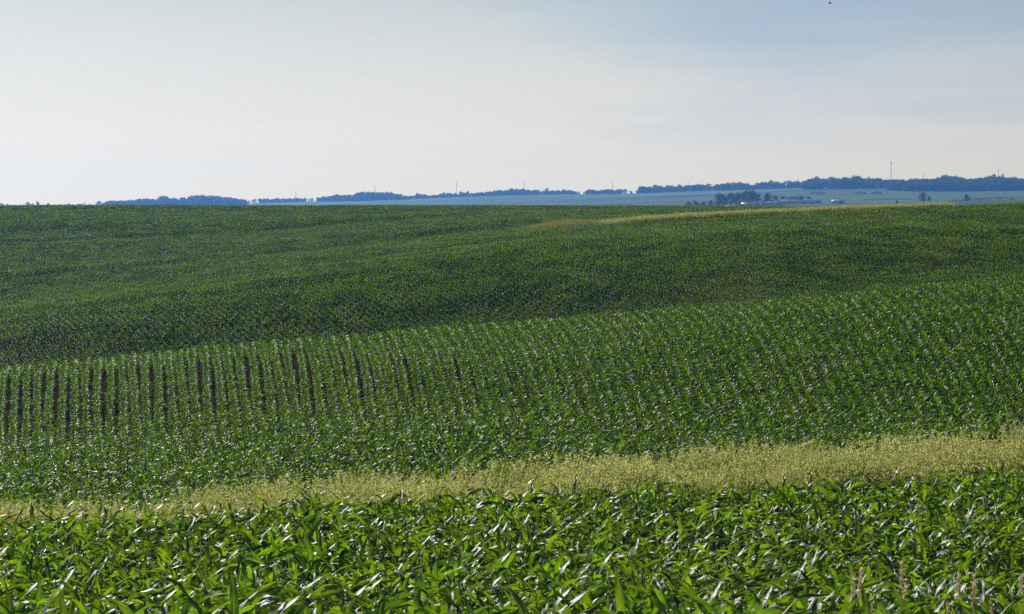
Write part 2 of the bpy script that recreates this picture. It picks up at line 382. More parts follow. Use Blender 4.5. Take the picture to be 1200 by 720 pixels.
def corn(seed, H=1.0, nleaf=10, n=11, cross=4, wind=.16, stalk_n=6, wide=.094):
    rg = np.random.default_rng(seed)
    fo, st = Geo(), Geo()
    lean = rg.normal(0, .03, 2) + (wind * .12, 0)
    top = .62 * H
    zs = np.linspace(0, top, 5)
    tube(st, np.stack([lean[0] * zs ** 2, lean[1] * zs ** 2, zs], -1), np.linspace(.013, .007, 5), stalk_n)
    az0 = rg.uniform(0, 6.28)
    for k in range(nleaf):
        f = k / (nleaf - 1)
        zb = H * (.08 + .54 * f)
        az = az0 + math.pi * k + rg.normal(0, .42)
        Ln = H * (.34 + .40 * math.sin(math.pi * (.18 + .62 * f))) * rg.uniform(.85, 1.12)
        W = wide * (.62 + .38 * math.sin(math.pi * (.15 + .7 * f))) * rg.uniform(.85, 1.15)
        th0 = R(np.interp(f, [0, .5, .85, 1], [42, 56, 70, 82]) + rg.normal(0, 6))
        dr = R(np.interp(f, [0, .5, .85, 1], [92, 116, 106, 68]) * rg.uniform(.65, 1.25))
        leaf(fo, rg, (lean[0] * zb ** 2, lean[1] * zb ** 2, zb), az, Ln, W, th0, dr, n, cross, wind * (.4 + .6 * f) * rg.uniform(.5, 1.4), 0, rg.normal(0, .7), .018 * H)
    return fo, st

def grid_rows(x0, x1, y0, y1, ang, row, step, jx, jy):
    """points of straight rows at angle ANG covering a box"""
    c, s = math.cos(ang), math.sin(ang); cx, cy = (x0 + x1) / 2, (y0 + y1) / 2
    rr = math.hypot(x1 - x0, y1 - y0) / 2 + 2
    a = np.arange(-rr, rr, step); b = np.arange(-rr, rr, row)
    A, B = np.meshgrid(a, b); A = A + rng.uniform(0, step, (len(b), 1))
    A = A + rng.normal(0, jx, A.shape); B = B + rng.normal(0, jy, B.shape)
    X, Y = cx + A * c - B * s, cy + A * s + B * c
    k = (X > x0) & (X < x1) & (Y > y0) & (Y < y1)
    return X[k], Y[k]

def edgeY(x): return 40.0 + .50 * x          # line where the near corn meets the grass
STRIP = lambda x: 5.6 + .05 * x

# near corn
NV = 16
near_parts = [corn(100 + i, H=rng.uniform(1.0, 1.2)) for i in range(NV)]
near_meshes = [(f.mesh('corn_foliage', M_near, ribs=True), s.mesh('corn_stalk', M_stalk)) for f, s in near_parts]
near_protos = []
for i, (f, s) in enumerate(near_parts):
    g = Geo(); g.merge(f); s.qm = [q * 0 + 1 for q in s.qm]; s.tm = [q * 0 + 1 for q in s.tm]; g.merge(s)
    near_protos.append(proto('corn_source', g.mesh('corn_whole', [M_near, M_stalk], ribs=True)))
X, Y = grid_rows(-17, 20, 15.4, 56, R(27), .64, .145, .03, .06)
k = (Y < edgeY(X) - .2 + rng.normal(0, .3, len(X))) & (np.abs(X) < Y * .29 + 1.5)
weedy = (X > 2.2 + rng.normal(0, .4, len(X))) & (Y < 17.4)          # the thin, weedy corner where few plants stand
k &= ~(weedy & (rng.random(len(X)) < .55))
X, Y = X[k], Y[k]; Z = zt(X, Y)
rz = rng.normal(0, R(38), len(X)); sc = rng.uniform(.74, 1.02, len(X)) * (1 + .06 * vnoise(X * .35, Y * .35, 3)); ix = rng.integers(0, NV, len(X))
# which ones show: canopy inside the frame, nearest first
vtop = HOR - F * (Z + 1.05 * sc) / Y; uu = 600 + F * X / Y
inview = (np.abs(uu - 600) < 605) & (vtop < 716)
order = np.argsort(np.where(inview, Y, 1e9))[:300]
sel = np.zeros(len(X), bool); sel[order] = True
first = None
for j in order:
    root = bpy.data.objects.new('corn_plant', None); root.empty_display_size = .2
    put(root, label='waist-high green corn plant with arching glossy leaves, in the front row of the near field', category='corn plant', group='corn plants along the front of the near field')
    root.location = (X[j], Y[j], Z[j] - .01); root.rotation_euler = (0, 0, rz[j]); root.scale = (sc[j],) * 3
    put(bpy.data.objects.new('foliage', near_meshes[ix[j]][0]), root)
    put(bpy.data.objects.new('stalk', near_meshes[ix[j]][1]), root)
o = ~sel
scatter('near_corn', near_protos, np.stack([X, Y, Z - .01], -1)[o], np.stack([rz * 0, rz * 0, rz], -1)[o], np.repeat(sc[o, None], 3, 1), ix[o], kind='stuff')

# middle field
NF = 12
def whole(seed, H, nleaf, n, cross, wide, wind, ma):
    f, s = corn(seed, H, nleaf, n, cross, wind, 3, wide)
    g = Geo(); g.merge(f); s.qm = [q * 0 + 1 for q in s.qm]; s.tm = [q * 0 + 1 for q in s.tm]; g.merge(s)
    return g
mid_protos = [proto('mid_source', whole(300 + i, .88, 10, 6, 2, .088, .14, M_field).mesh('mid_corn', [M_field, M_stalk])) for i in range(NF)]
XA, YA = grid_rows(-60, 60, 58, 106, R(92), .70, .155, .03, .18)
k = (YA > edgeY(XA) * 1.05 + STRIP(XA) + 12) & (YA < 98 + 2 * np.sin(XA)) & (np.abs(XA) < YA * .27 + 2)
XA, YA = XA[k], YA[k]
u0 = np.arange(-140, 1340, 14.1)
pts = []
for a in u0:
    s_ = np.interp(a, [0, 120, 400, 600, 1000, 1300], [.12, 0, -.40, -.9, -1.6, -2.1])
    yy = np.arange(95, 205, .155) + rng.uniform(0, .155)
    ur = a + s_ * (yy - 140) + 1.2 * np.sin(yy * .08 + a)
    pts.append(np.stack([uY(ur, yy) + rng.normal(0, 1, len(yy)) * (np.where(a > 650, .028, .042) + .15 * np.clip((117 - yy) / 14, 0, 1)), yy + rng.normal(0, .04, len(yy))], -1))
pts = np.concatenate(pts); k = pts[:, 1] >= 98 + 2 * np.sin(pts[:, 0]); pts = pts[k]
Xm = np.concatenate([XA, pts[:, 0]]); Ym = np.concatenate([YA, pts[:, 1]])
um = 600 + F * Xm / Ym
n1 = vnoise(Xm * .07, Ym * .05, 11); n2 = vnoise(Xm * .35, Ym * .2, 12)
thin = np.clip((Ym - 102) / 22, 0, 1) * np.clip((900 - um) / 520, 0, 1) * (.8 + .5 * n1) * np.clip((158 - Ym) / 8, 0, 1)
size = (1.02 - .38 * thin + .11 * n1 + .07 * n2) * rng.uniform(.82, 1.15, len(Xm))
drop = rng.random(len(Xm)) < (.05 + .10 * thin + .25 * np.clip(n1 - .55, 0, 1))
k = ~drop; Xm, Ym, size = Xm[k], Ym[k], size[k]; n = len(Xm); slim = 1 - .10 * np.clip((Ym - 108) / 14, 0, 1)
scatter('middle_field_corn', mid_protos, np.stack([Xm, Ym, zt(Xm, Ym) - .02], -1),
        np.stack([np.zeros(n), np.zeros(n), rng.normal(0, R(40), n)], -1), np.stack([size * slim, size * slim, size], -1), rng.integers(0, NF, n), kind='stuff')

# far field, in pieces of row
NP = 8
far_plants = [whole(500 + i, .9, 9, 4, 2, .12, .12, M_far) for i in range(10)]
PW, PL = 3.04, 3.2
far_protos = []
for i in range(NP):
    rg = np.random.default_rng(900 + i); g = Geo()
    for rI in range(4):
        for a in np.arange(0, PL, .21):
            if rg.random() < .05: continue
            c, s_ = math.cos(t := rg.uniform(-.8, .8)), math.sin(t); q = rg.uniform(.78, 1.15)
            g.merge(far_plants[rg.integers(0, 10)], np.array([[c * .72, -s_ * .72, 0], [s_ * .72, c * .72, 0], [0, 0, 1]]) * q, (a - PL / 2 + rg.normal(0, .03), (rI - 1.5) * .76 + rg.normal(0, .04), 0))
    far_protos.append(proto('far_source', g.mesh('far_corn', [M_far, M_stalk])))
def bEnd(x): return 200.0
# grassed waterway: a curved tan band in the far field, from its near end to behind the right-hand rise
WW = np.array([(uY(a_, b_), b_) for a_, b_ in ((618, 378), (640, 378), (665, 376), (690, 364), (720, 348), (740, 345), (800, 342), (850, 339), (900, 337), (950, 335), (1000, 334), (1060, 333), (1112, 332))])
def wwY(x): return np.interp(x, WW[:, 0], WW[:, 1])
ang = R(112)
ang2 = R(119)
Xf, Yf = grid_rows(-200, 200, 195, 341.5, ang, PW, PL, .05, .0)
X2, Y2 = grid_rows(-200, 200, 339.5, 582, ang2, PW, PL, .05, .0)
angs = np.concatenate([np.full(len(Xf), ang), np.full(len(X2), ang2)]); Xf = np.concatenate([Xf, X2]); Yf = np.concatenate([Yf, Y2])
uf = 600 + F * Xf / Yf
k = (np.abs(uf - 600) < 720) & (Yf > 198)
inww = (Xf > WW[0, 0] - 1.5) & (Xf < WW[-1, 0]) & (np.abs(Yf - wwY(Xf)) < np.interp(uf, [618, 640, 670, 700, 730], [4, 15, 15, 10, 4.0]))
k &= ~inww
k &= ~((uf > 1020) & (Yf > 385))
Xf, Yf, angs = Xf[k], Yf[k], angs[k]; n = len(Xf); e = .8
nx, ny = -(zt(Xf + e, Yf) - zt(Xf - e, Yf)) / (2 * e), -(zt(Xf, Yf + e) - zt(Xf, Yf - e)) / (2 * e)
def euler_on(nx, ny, rz):
    nn = np.stack([nx, ny, np.ones_like(nx)], -1); nn /= np.linalg.norm(nn, axis=1)[:, None]
    a = np.stack([np.cos(rz), np.sin(rz), np.zeros_like(rz)], -1); a -= nn * (a * nn).sum(1)[:, None]; a /= np.linalg.norm(a, axis=1)[:, None]
    b = np.cross(nn, a)
    return np.stack([np.arctan2(b[:, 2], nn[:, 2]), -np.arcsin(np.clip(a[:, 2], -1, 1)), np.arctan2(a[:, 1], a[:, 0])], -1)
fl = rng.integers(0, 2, n) * 0
sz = (1 + .12 * vnoise(Xf * .03, Yf * .03, 21) + .08 * vnoise(Xf * .2, Yf * .12, 22))
scatter('far_field_corn', far_protos, np.stack([Xf, Yf, zt(Xf, Yf) - .03], -1), euler_on(nx, ny, angs), np.stack([np.ones(n), np.full(n, 1.0), sz], -1), rng.integers(0, NP, n), kind='stuff')

# ------------------------------------------------------------------ grasses
def clump(seed, nst, H, head, mats_i=(0, 1), rad=.22, blades=14):
    rg = np.random.default_rng(seed); g = Geo()
    for _ in range(nst):
        p = rg.normal(0, rad, 2); h = H * rg.uniform(.72, 1.1); ln = rg.normal(0, .10, 2) * h + (.07 * h, 0)
        t = np.linspace(0, 1, 4)
        c = np.stack([p[0] + ln[0] * t ** 2, p[1] + ln[1] * t ** 2, h * t], -1)
        a = rg.uniform(0, 3.14); d = np.array([math.cos(a), math.sin(a), 0]) * .0035
        v = np.concatenate([c - d, c + d]); g.add(v, [(i, i + 1, i + 5, i + 4) for i in range(3)], m=mats_i[0])
        # plume: short spikelets round the last quarter of the stem
        for _k in range(head):
            f = rg.uniform(.74, 1.03); b = np.array([p[0] + ln[0] * f ** 2, p[1] + ln[1] * f ** 2, h * f])
            az, el, l = rg.uniform(0, 6.28), rg.uniform(.2, 1.3), rg.uniform(.03, .075) * (1.25 - abs(f - .84) * 2)
            e_ = np.array([math.cos(az) * math.cos(el), math.sin(az) * math.cos(el), math.sin(el)]) * l
            w = np.cross(e_, rg.normal(0, 1, 3)); w *= .010 / (np.linalg.norm(w) + 1e-9)
            g.add([b, b + e_ * .55 + w, b + e_, b + e_ * .55 - w], [(0, 1, 2, 3)], m=mats_i[1])
    for _ in range(blades):
        p = rg.normal(0, rad, 2)
        leaf(g, rg, (p[0], p[1], 0), rg.uniform(0, 6.28), H * rg.uniform(.45, .85), .011, R(rg.uniform(70, 86)), R(rg.uniform(15, 95)), 4, 1, .1, mats_i[0], rg.normal(0, .6), 0)
    return g
gm = [M_grass, M_tan]
tan_protos = [proto('tan_grass_source', clump(40 + i, 11, 1.08, 11, (0, 1), .24, 20).mesh('tan_clump', gm)) for i in range(6)]
green_protos = [proto('green_grass_source', clump(60 + i, 3, .75, 8, (0, 1), .24, 34).mesh('green_clump', gm)) for i in range(5)]
shade_protos = [proto('shade_grass_source', clump(80 + i, 4, .8, 3, (0, 1), .26, 34).mesh('shade_clump', [M_shadegrass, M_tan])) for i in range(4)]  # clumps coloured as the shaded side of the waterway grass
n = 5600
Xg = rng.uniform(-15, 20, n); tY = rng.random(n); Yg = edgeY(Xg) + .2 + tY * (STRIP(Xg) - .1) + rng.normal(0, .25, n)
ug = 600 + F * Xg / Yg
green = (tY < .26 + .16 * vnoise(Xg * .5, Yg * .5, 5) + .10 * np.clip((ug - 600) / 300, 0, 1)) | (rng.random(n) < .17)
hh = np.interp(ug, [-100, 0, 300, 700, 1200], [.78, .76, .76, .85, 1.02]) * (1 + .24 * vnoise(Xg * .55, Yg * .4, 6) + .13 * vnoise(Xg * 1.7, Yg * 1.3, 8)) * rng.uniform(.8, 1.15, n)
pick = np.where(green, 6 + rng.integers(0, 5, n), rng.integers(0, 6, n))
scatter('grass_strip', tan_protos + green_protos, np.stack([Xg, Yg, zt(Xg, Yg) - .02], -1), np.stack([np.zeros(n), np.zeros(n), rng.normal(0, .8, n)], -1), np.repeat(hh[:, None], 3, 1), pick, kind='stuff')

# far waterway grass
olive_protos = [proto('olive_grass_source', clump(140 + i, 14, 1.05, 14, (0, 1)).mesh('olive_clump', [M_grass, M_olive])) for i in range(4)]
n = 5200
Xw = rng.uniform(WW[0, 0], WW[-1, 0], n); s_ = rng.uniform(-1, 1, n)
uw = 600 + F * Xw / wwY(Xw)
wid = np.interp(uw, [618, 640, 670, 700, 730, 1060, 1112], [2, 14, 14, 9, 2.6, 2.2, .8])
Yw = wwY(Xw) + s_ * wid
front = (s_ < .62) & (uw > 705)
pick = np.where((front & (rng.random(n) < .93)) | ((uw > 715) & (rng.random(n) < .72)), 4 + rng.integers(0, 4, n), np.where((uw < 715) | (rng.random(n) < .04), 8 + rng.integers(0, 6, n), rng.integers(0, 4, n)))  # near side mostly gets the clumps with shade painted into their colour
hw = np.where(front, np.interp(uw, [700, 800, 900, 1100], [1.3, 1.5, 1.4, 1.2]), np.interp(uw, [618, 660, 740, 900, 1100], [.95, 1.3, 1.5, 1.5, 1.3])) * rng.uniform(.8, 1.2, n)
scatter('waterway_grass', olive_protos + shade_protos + tan_protos, np.stack([Xw, Yw, zt(Xw, Yw) - .02], -1), np.stack([np.zeros(n), np.zeros(n), rng.normal(0, .8, n)], -1),
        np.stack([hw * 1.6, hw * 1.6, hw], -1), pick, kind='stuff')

# seed-headed grass stalks in the weedy corner of the near corn
def seed_stalk_meshes(seed):
    rg = np.random.default_rng(seed); st, hd = Geo(), Geo()
    H = rg.uniform(1.0, 1.2); ln = rg.normal(.03, .06, 2); t = np.linspace(0, 1, 7)
    P_ = lambda f: np.array([ln[0] * f ** 2, ln[1] * f ** 2, H * f])
    tube(st, [P_(f) for f in t * .86], np.linspace(.0045, .0025, 7), 5)
    for k in range(3):
        leaf(st, rg, P_(.2 + .2 * k), rg.uniform(0, 6.28), .34, .014, R(68), R(rg.uniform(50, 110)), 6, 2, .1, 0, .3, 0)
    tube(hd, [P_(f) for f in np.linspace(.85, 1.0, 8)], .006 * np.sin(np.linspace(.35, 2.9, 8)) + .0015, 6)
    for k in range(110):
        f = rg.uniform(.84, 1.0); az = rg.uniform(0, 6.28); b = P_(f); l = rg.uniform(.014, .03)
        e_ = np.array([math.cos(az), math.sin(az), .9]) * l; w = np.array([-math.sin(az), math.cos(az), 0]) * .0035
        hd.add([b, b + e_ * .6 + w, b + e_, b + e_ * .6 - w], [(0, 1, 2, 3)])
    return st.mesh('grass_stem', M_grass), hd.mesh('seed_head', M_dry)
ss = [seed_stalk_meshes(7000 + i) for i in range(6)]
for k in range(14):
    y_ = rng.uniform(16.2, 19.0); u_ = 1200 - 215 * rng.random() ** 1.3; x_ = uY(u_, y_)
    root = put(bpy.data.objects.new('grass_stalk', None), label='thin grass stalk with a tan bristly seed head among the weedy corn', category='grass stalk', group='seed-headed grass stalks in the weedy corner')
    root.location = (x_, y_, float(zt(x_, y_)) - .01); root.rotation_euler = (0, 0, rng.normal(0, .7)); root.scale = (rng.uniform(.95, 1.2),) * 3
    a, b = ss[k % 6]
    put(bpy.data.objects.new('stem', a), root); put(bpy.data.objects.new('seed_head', b), root)
n = 260
yw = rng.uniform(15.2, 18.0, n); xw = uY(1210 - 260 * rng.random(n) ** 1.2, yw)
scatter('weed_grass', green_protos, np.stack([xw, yw, zt(xw, yw) - .01], -1), np.stack([np.zeros(n), np.zeros(n), rng.uniform(0, 6, n)], -1), np.repeat(rng.uniform(.6, .95, n)[:, None], 3, 1), rng.integers(0, 5, n), kind='stuff')

# ------------------------------------------------------------------ trees
def tree_geo(seed, H=12.0, W=9.0, lobes=9, leaves=80, bare=.03, cone=False):
    rg = np.random.default_rng(seed); cr, tr = Geo(), Geo()
    tube(tr, [(0, 0, 0), (.1, 0, H * .2), (.05, .1, H * .45), (0, 0, H * .75)], [.035 * H * .8, .024 * H, .016 * H, .005 * H], 7)
    for k in range(lobes):
        f = (k + .5) / lobes; z = H * (bare + .1 + (.88 - bare) * f * .88)
        rr = W / 2 * ((1 - f) * .95 if cone else math.sin(math.pi * (.18 + .72 * f))) * .62
        az = rg.uniform(0, 6.28); c = np.array([math.cos(az) * rr * rg.uniform(.3, 1.1), math.sin(az) * rr * rg.uniform(.3, 1.1), z])
        R_ = W * rg.uniform(.17, .27) * (.6 if cone else 1)
        tube(tr, [(0, 0, z * .55), c * (.6, .6, 1) - (0, 0, R_ * .5), c], [.009 * H, .006 * H, .003 * H], 5)
        for _ in range(leaves):
            d = rg.normal(0, 1, 3); d /= np.linalg.norm(d); p = c + d * R_ * rg.uniform(.55, 1.08) * (1, 1, .85)
            a = rg.normal(0, 1, 3); a /= np.linalg.norm(a); b = np.cross(a, d + rg.normal(0, .5, 3)); b /= np.linalg.norm(b) + 1e-6
            s = rg.uniform(.28, .62) * H / 12
            cr.add([p - a * s, p - b * s * .6, p + a * s, p + b * s * .6], [(0, 1, 2, 3)])
    return cr, tr
specs = [(1, 12, 11, 14), (2, 12, 12.5, 15), (3, 12, 9.5, 13), (4, 12, 14, 16), (5, 12, 11.5, 14), (6, 12, 8, 12)]
tree_meshes, tree_protos = [], []
for sd, h, w, lb in specs:
    c, t = tree_geo(sd, h, w, lb)
    tree_meshes.append((c.mesh('tree_crown', M_crown, False), t.mesh('tree_trunk', M_bark)))
    g = Geo(); g.merge(c); t.qm = [q * 0 + 1 for q in t.qm]; t.tm = [q * 0 + 1 for q in t.tm]; g.merge(t)
    tree_protos.append(proto('tree_source', g.mesh('wood_tree', [M_crown, M_bark], False)))
c, t = tree_geo(9, 12, 6.5, 10, 80, .05, True)
cone_mesh = (c.mesh('tree_crown', M_crown, False), t.mesh('tree_trunk', M_bark))

def tree(u, Yd, h, label, group=None, kind=None, wide=1.0, meshes=None):
    Yd, h = Yd * FS, h * FS
    x = uY(u, Yd); root = put(bpy.data.objects.new('tree', None), label=label, category='tree')
    if group: root['group'] = group
    root.location = (x, Yd, float(zt(x, Yd)) - .15); root.rotation_euler = (0, 0, rng.uniform(0, 6.28)); s = h / 12; root.scale = (s * wide, s * wide, s)
    c, t = meshes or tree_meshes[kind if kind is not None else rng.integers(0, 6)]
    put(bpy.data.objects.new('crown', c), root); put(bpy.data.objects.new('trunk', t), root)
    return root

def tree_line(us, Yd, h, label, group, hj=.25, yj=40, wide=1.5):
    for u in us:
        tree(u + rng.normal(0, .8), Yd + rng.normal(0, yj), max(3.0, (h(u) if callable(h) else h) * (1 + rng.uniform(-hj, hj))), label, group, None, wide * rng.uniform(.85, 1.2))

# far left, just showing above the field's crest
for u, h, w, lab in [(2, 8.5, 1.6, 'hazy blue tree cut by the left edge above the field crest'), (9, 7.5, 1.5, 'hazy blue tree second from the left edge above the field crest'),
                     (33, 10.5, 1.2, 'hazy tree with rounded top, lower of the small pair above the left crest'),
                     (38.5, 8, 1.2, 'low hazy tree filling the gap of the small pair above the left crest'), (45, 12, 1.1, 'tallest of the small tree pair standing above the left crest'),
                     (57, 9, 1.2, 'small lone hazy tree between the tree pair and the low scrub line'), (117, 12.5, 1.2, 'hazy tree standing just apart from the left end of the long blue wood')]:
    tree(u, 3900, h, lab, None, None, w)
tree_line([77, 82, 87, 92, 97, 102, 107, 111], 3950, 6.5, 'low hazy tree in the thin scrub line left of the long blue wood', 'trees of the low scrub line', .2, 20)
tree(99.6, 3900, 10.5, 'thin spindly tree poking above the low scrub line', None, 5, .45)
# along the ridge
tree_line(np.arange(288, 386, 5.0), 4350, 7, 'hazy ridge tree between the long left wood and the dense block', 'ridge trees left of the dense block', .35, 40)
tree_line(np.arange(492, 604, 5.2), 4450, 7, 'hazy ridge tree between the dense block and the blue hilltop wood', 'ridge trees near the two tallest thin masts', .4, 30)
tree(489, 4430, 12.5, 'round-topped tree, tallest in the row right of the dense ridge block', None, 2, 1.15)
tree(519.5, 4450, 12, 'narrow tree standing above its neighbours left of the thin mast', None, 5, 1.0)
tree(540, 4450, 12, 'round tree immediately right of the thin ridge mast', None, 4, 1.0)
tree(548, 4450, 11.5, 'second round tree right of the thin ridge mast', None, 1, 1.0)
tree(458, 4400, 16, 'tree with a small peak rising from the dense ridge block', None, 0, .8)
tree_line(np.arange(632, 666, 5.5), 4400, 8, 'hazy ridge tree at the right end of the hilltop wood before the gap', 'ridge trees before the low gap', .3, 30)
tree(641.5, 4400, 13, 'tallest tree at the right end of the hilltop wood', None, 3, 1.0)
tree_line(np.arange(668, 688, 5), 4400, 4, 'low scrubby tree in the ridge gap', 'low trees in the ridge gap', .2, 30)
tree_line(np.arange(689, 770, 5.6), 4300, 9, 'hazy ridge tree around the mast right of the gap', 'ridge trees right of the gap', .35, 40)
tree_line(np.arange(756, 845, 5.2), 4100, 12, 'hazy tree in the bumpy ridge line above the pale green fields', 'ridge trees above the pale green fields', .4, 40)
tree(768, 4150, 14, 'pointed evergreen at the left of the bumpy ridge line', None, None, .9, cone_mesh)
tree(817, 4050, 13.5, 'broad round tree, darkest in the bumpy ridge line', None, 3, 1.3)
tree_line(np.arange(848, 945, 5.0), 3950, 12.5, 'hazy tree in the ridge line above the farmstead', 'ridge trees above the farmstead', .3, 40)
tree(935, 3900, 14, 'dark tree jutting up at the right end of the ridge line above the farmstead', None, None, .9, cone_mesh)
tree_line(np.arange(942, 1052, 5.4), 3860, lambda u: np.interp(u, [942, 955, 975, 1000, 1030, 1048], [7, 14, 15.5, 12.5, 10.5, 8]), 'hazy tree on the skyline of the wood left of the tall mast', 'skyline trees left of the tall mast', .2, 30)
tree(1057, 3850, 13.5, 'tree with a square top standing alone right of the tall mast', None, 2, 1.0)
tree_line(np.arange(1063, 1200, 6.0), 3900, lambda u: np.interp(u, [1060, 1072, 1110, 1125, 1141, 1162, 1180, 1200], [8, 10, 15, 16, 12.5, 16, 14, 11]), 'hazy tree on the skyline of the wooded hill right of the tall mast', 'skyline trees of the wooded hill', .25, 30)
tree(1163, 3900, 23, 'bushy tree rising above the wooded hill beside the thin mast', None, 1, .8)
tree(1174.5, 3900, 25, 'pointed evergreen, tallest tree on the wooded hill', None, None, .8, cone_mesh)
# nearer trees in the valley
for u, Yd, h, w, k, lab in [(808, 1850, 8.5, 1.3, 3, 'low round tree at the left end of the farmstead grove'), (815, 1880, 9.5, 1.3, 1, 'round tree second from the left of the farmstead grove'),
                      (824, 1870, 8.5, 1.3, 4, 'low tree in the dip at the left of the farmstead grove'), (832, 1900, 9.5, 1.2, 0, 'tree at the right side of the dip in the farmstead grove'),
                      (841, 2050, 15.5, 1.15, 3, 'tall tree at the left shoulder of the farmstead grove'), (848, 2060, 14.5, 1.1, 1, 'dark tree inside the left half of the farmstead grove'),
                      (856, 2080, 16.5, 1.15, 0, 'dark tree in the middle of the farmstead grove behind the pink gable'), (864, 2060, 17, 1.1, 4, 'tall dark tree right of the middle of the farmstead grove'),
                      (872, 2070, 18.5, 1.1, 1, 'tall dark tree beside the highest crown of the farmstead grove'), (880, 2070, 19.5, 1.1, 3, 'highest tree of the farmstead grove'),
                      (888, 2090, 15, 1.1, 2, 'tree stepping down at the right of the highest farmstead tree'), (899, 2100, 15.5, 1.1, 0, 'pointed-top tree above the long pale shed'),
                      (908, 2120, 12, 1.2, 4, 'low tree at the right end of the grove above the long pale shed'),
                      (918, 2250, 9, 1.3, 1, 'small tree left of the pale gable roof'), (938, 2330, 8.5, 1.3, 3, 'small tree right of the pale gable roof'), (947, 2350, 8, 1.3, 0, 'small tree behind the right end of the long pale sheds'),
                      (1081, 2250, 12.5, 1.05, 3, 'broad lone tree in the open fields right of the farmstead'), (1088, 2260, 7, 1.1, 4, 'low tree at the right foot of the broad lone field tree'),
                      (1051, 1500, 6.2, .85, 2, 'small pale lone tree close behind the tan grass band'),
                      (1132, 1900, 8.5, 1.0, 0, 'peaked tree rising from the long hedge on the right')]:
    tree(u, Yd, h * (.74 if u < 912 else .82), lab, None, k, w)

def shrub_mesh(seed, Ln, D, H, m=M_crown, n=420):
    rg = np.random.default_rng(seed); g = Geo()
    for _ in range(n):
        t = rg.uniform(-1, 1); hh = H * math.sqrt(max(0, 1 - t * t)) * (.8 + .2 * math.sin(t * 9 + seed))
        a = rg.uniform(0, math.pi); rr = rg.uniform(.75, 1.05)
        p = np.array([t * Ln / 2, math.cos(a) * D / 2 * rr, math.sin(a) * hh * rr])
        q = rg.normal(0, 1, (2, 3)); q /= np.linalg.norm(q, axis=1)[:, None]; s = rg.uniform(.3, .6)
        g.add([p - q[0] * s, p - q[1] * s, p + q[0] * s, p + q[1] * s], [(0, 1, 2, 3)])
    return g.mesh('shrub_leaves', m, False)
for u, Yd, Ln, D, H, lab in [(1075, 1350, 11, 4, 2.6, 'dark domed bush in front of the broad lone field tree'), (957, 1500, 5.5, 3, 2.0, 'small olive bush right of the long pale sheds'),
                             (886, 1700, 7, 3, 2.2, 'low green bush in front of the farmstead buildings')]:
    Yd, Ln, D, H = Yd * FS, Ln * FS, D * FS, H * FS; x = uY(u, Yd); o = put(bpy.data.objects.new('bush', shrub_mesh(int(u), Ln, D, H)), label=lab, category='bush'); o.location = (x, Yd, float(zt(x, Yd)))
for u0, u1, Yd, H, lab in [(1110, 1190, 1900, 4.2, 'long low hedge running across the pale fields on the right'), (948, 968, 2950, 4.0, 'short dark hedge, first left of the break below the wood'), (1000, 1016, 2950, 3.6, 'short dark hedge left of the gap below the wood'),
                       (1020, 1034, 2950, 4.2, 'short dark hedge right of the gap below the wood'), (762, 805, 1900, 2.2, 'thin dark hedge line left of the farmstead grove'), (690, 745, 2350, 1.6, 'faint thin hedge at the foot of the pale green hill'), (1008, 1074, 2450, 1.8, 'thin hedge crossing the fields left of the broad lone tree'), (770, 838, 3150, 2.2, 'thin hedge halfway up the pale slope above the low grove trees'), (1140, 1215, 2350, 2.4, 'upper hedge crossing the pale fields below the wooded hill')]:
    Yd, H = Yd * FS, H * FS; xa, xb = uY(u0, Yd), uY(u1, Yd)
    o = put(bpy.data.objects.new('hedge', shrub_mesh(int(u0), xb - xa, 5, H, n=900)), label=lab, category='hedge'); xm = (xa + xb) / 2; o.location = (xm, Yd, float(zt(xm, Yd)) - .3)
    o.rotation_euler = (0, -math.atan2(float(zt(xb, Yd) - zt(xa, Yd)), xb - xa), 0)

# woods that read as one mass
def wood(name, areas):
    X_, Y_, H_ = [], [], []
    for (ua, ub, ya, yb, h, sp, fn) in areas:
        ya, yb, h, sp = ya * FS, yb * FS, h * FS, sp * FS * FS
        n_ = int((uY(ub, (ya + yb) / 2) - uY(ua, (ya + yb) / 2)) * (yb - ya) / sp)
        yy = rng.uniform(ya, yb, n_); u_ = rng.uniform(ua, ub, n_)
        hh = h * rng.uniform(.6, 1.2, n_) * (fn(u_) if fn else 1) * (1 + .2 * vnoise(u_ * .11, yy * .004, 31) + .15 * vnoise(u_ * .3, yy * .01, 32)); k = vnoise(u_ * .06, yy * .006, 33) < (.5 if sp < 140 else .3); H_.append(hh[k]); X_.append(uY(u_, yy)[k]); Y_.append(yy[k])
    X_, Y_, H_ = map(np.concatenate, (X_, Y_, H_)); n_ = len(X_); s = H_ / 12
    scatter(name, tree_protos, np.stack([X_, Y_, zt(X_, Y_) - .15], -1), np.stack([np.zeros(n_), np.zeros(n_), rng.uniform(0, 6.28, n_)], -1), np.stack([s * 1.15, s * 1.15, s], -1), rng.integers(0, 6, n_), kind='stuff')
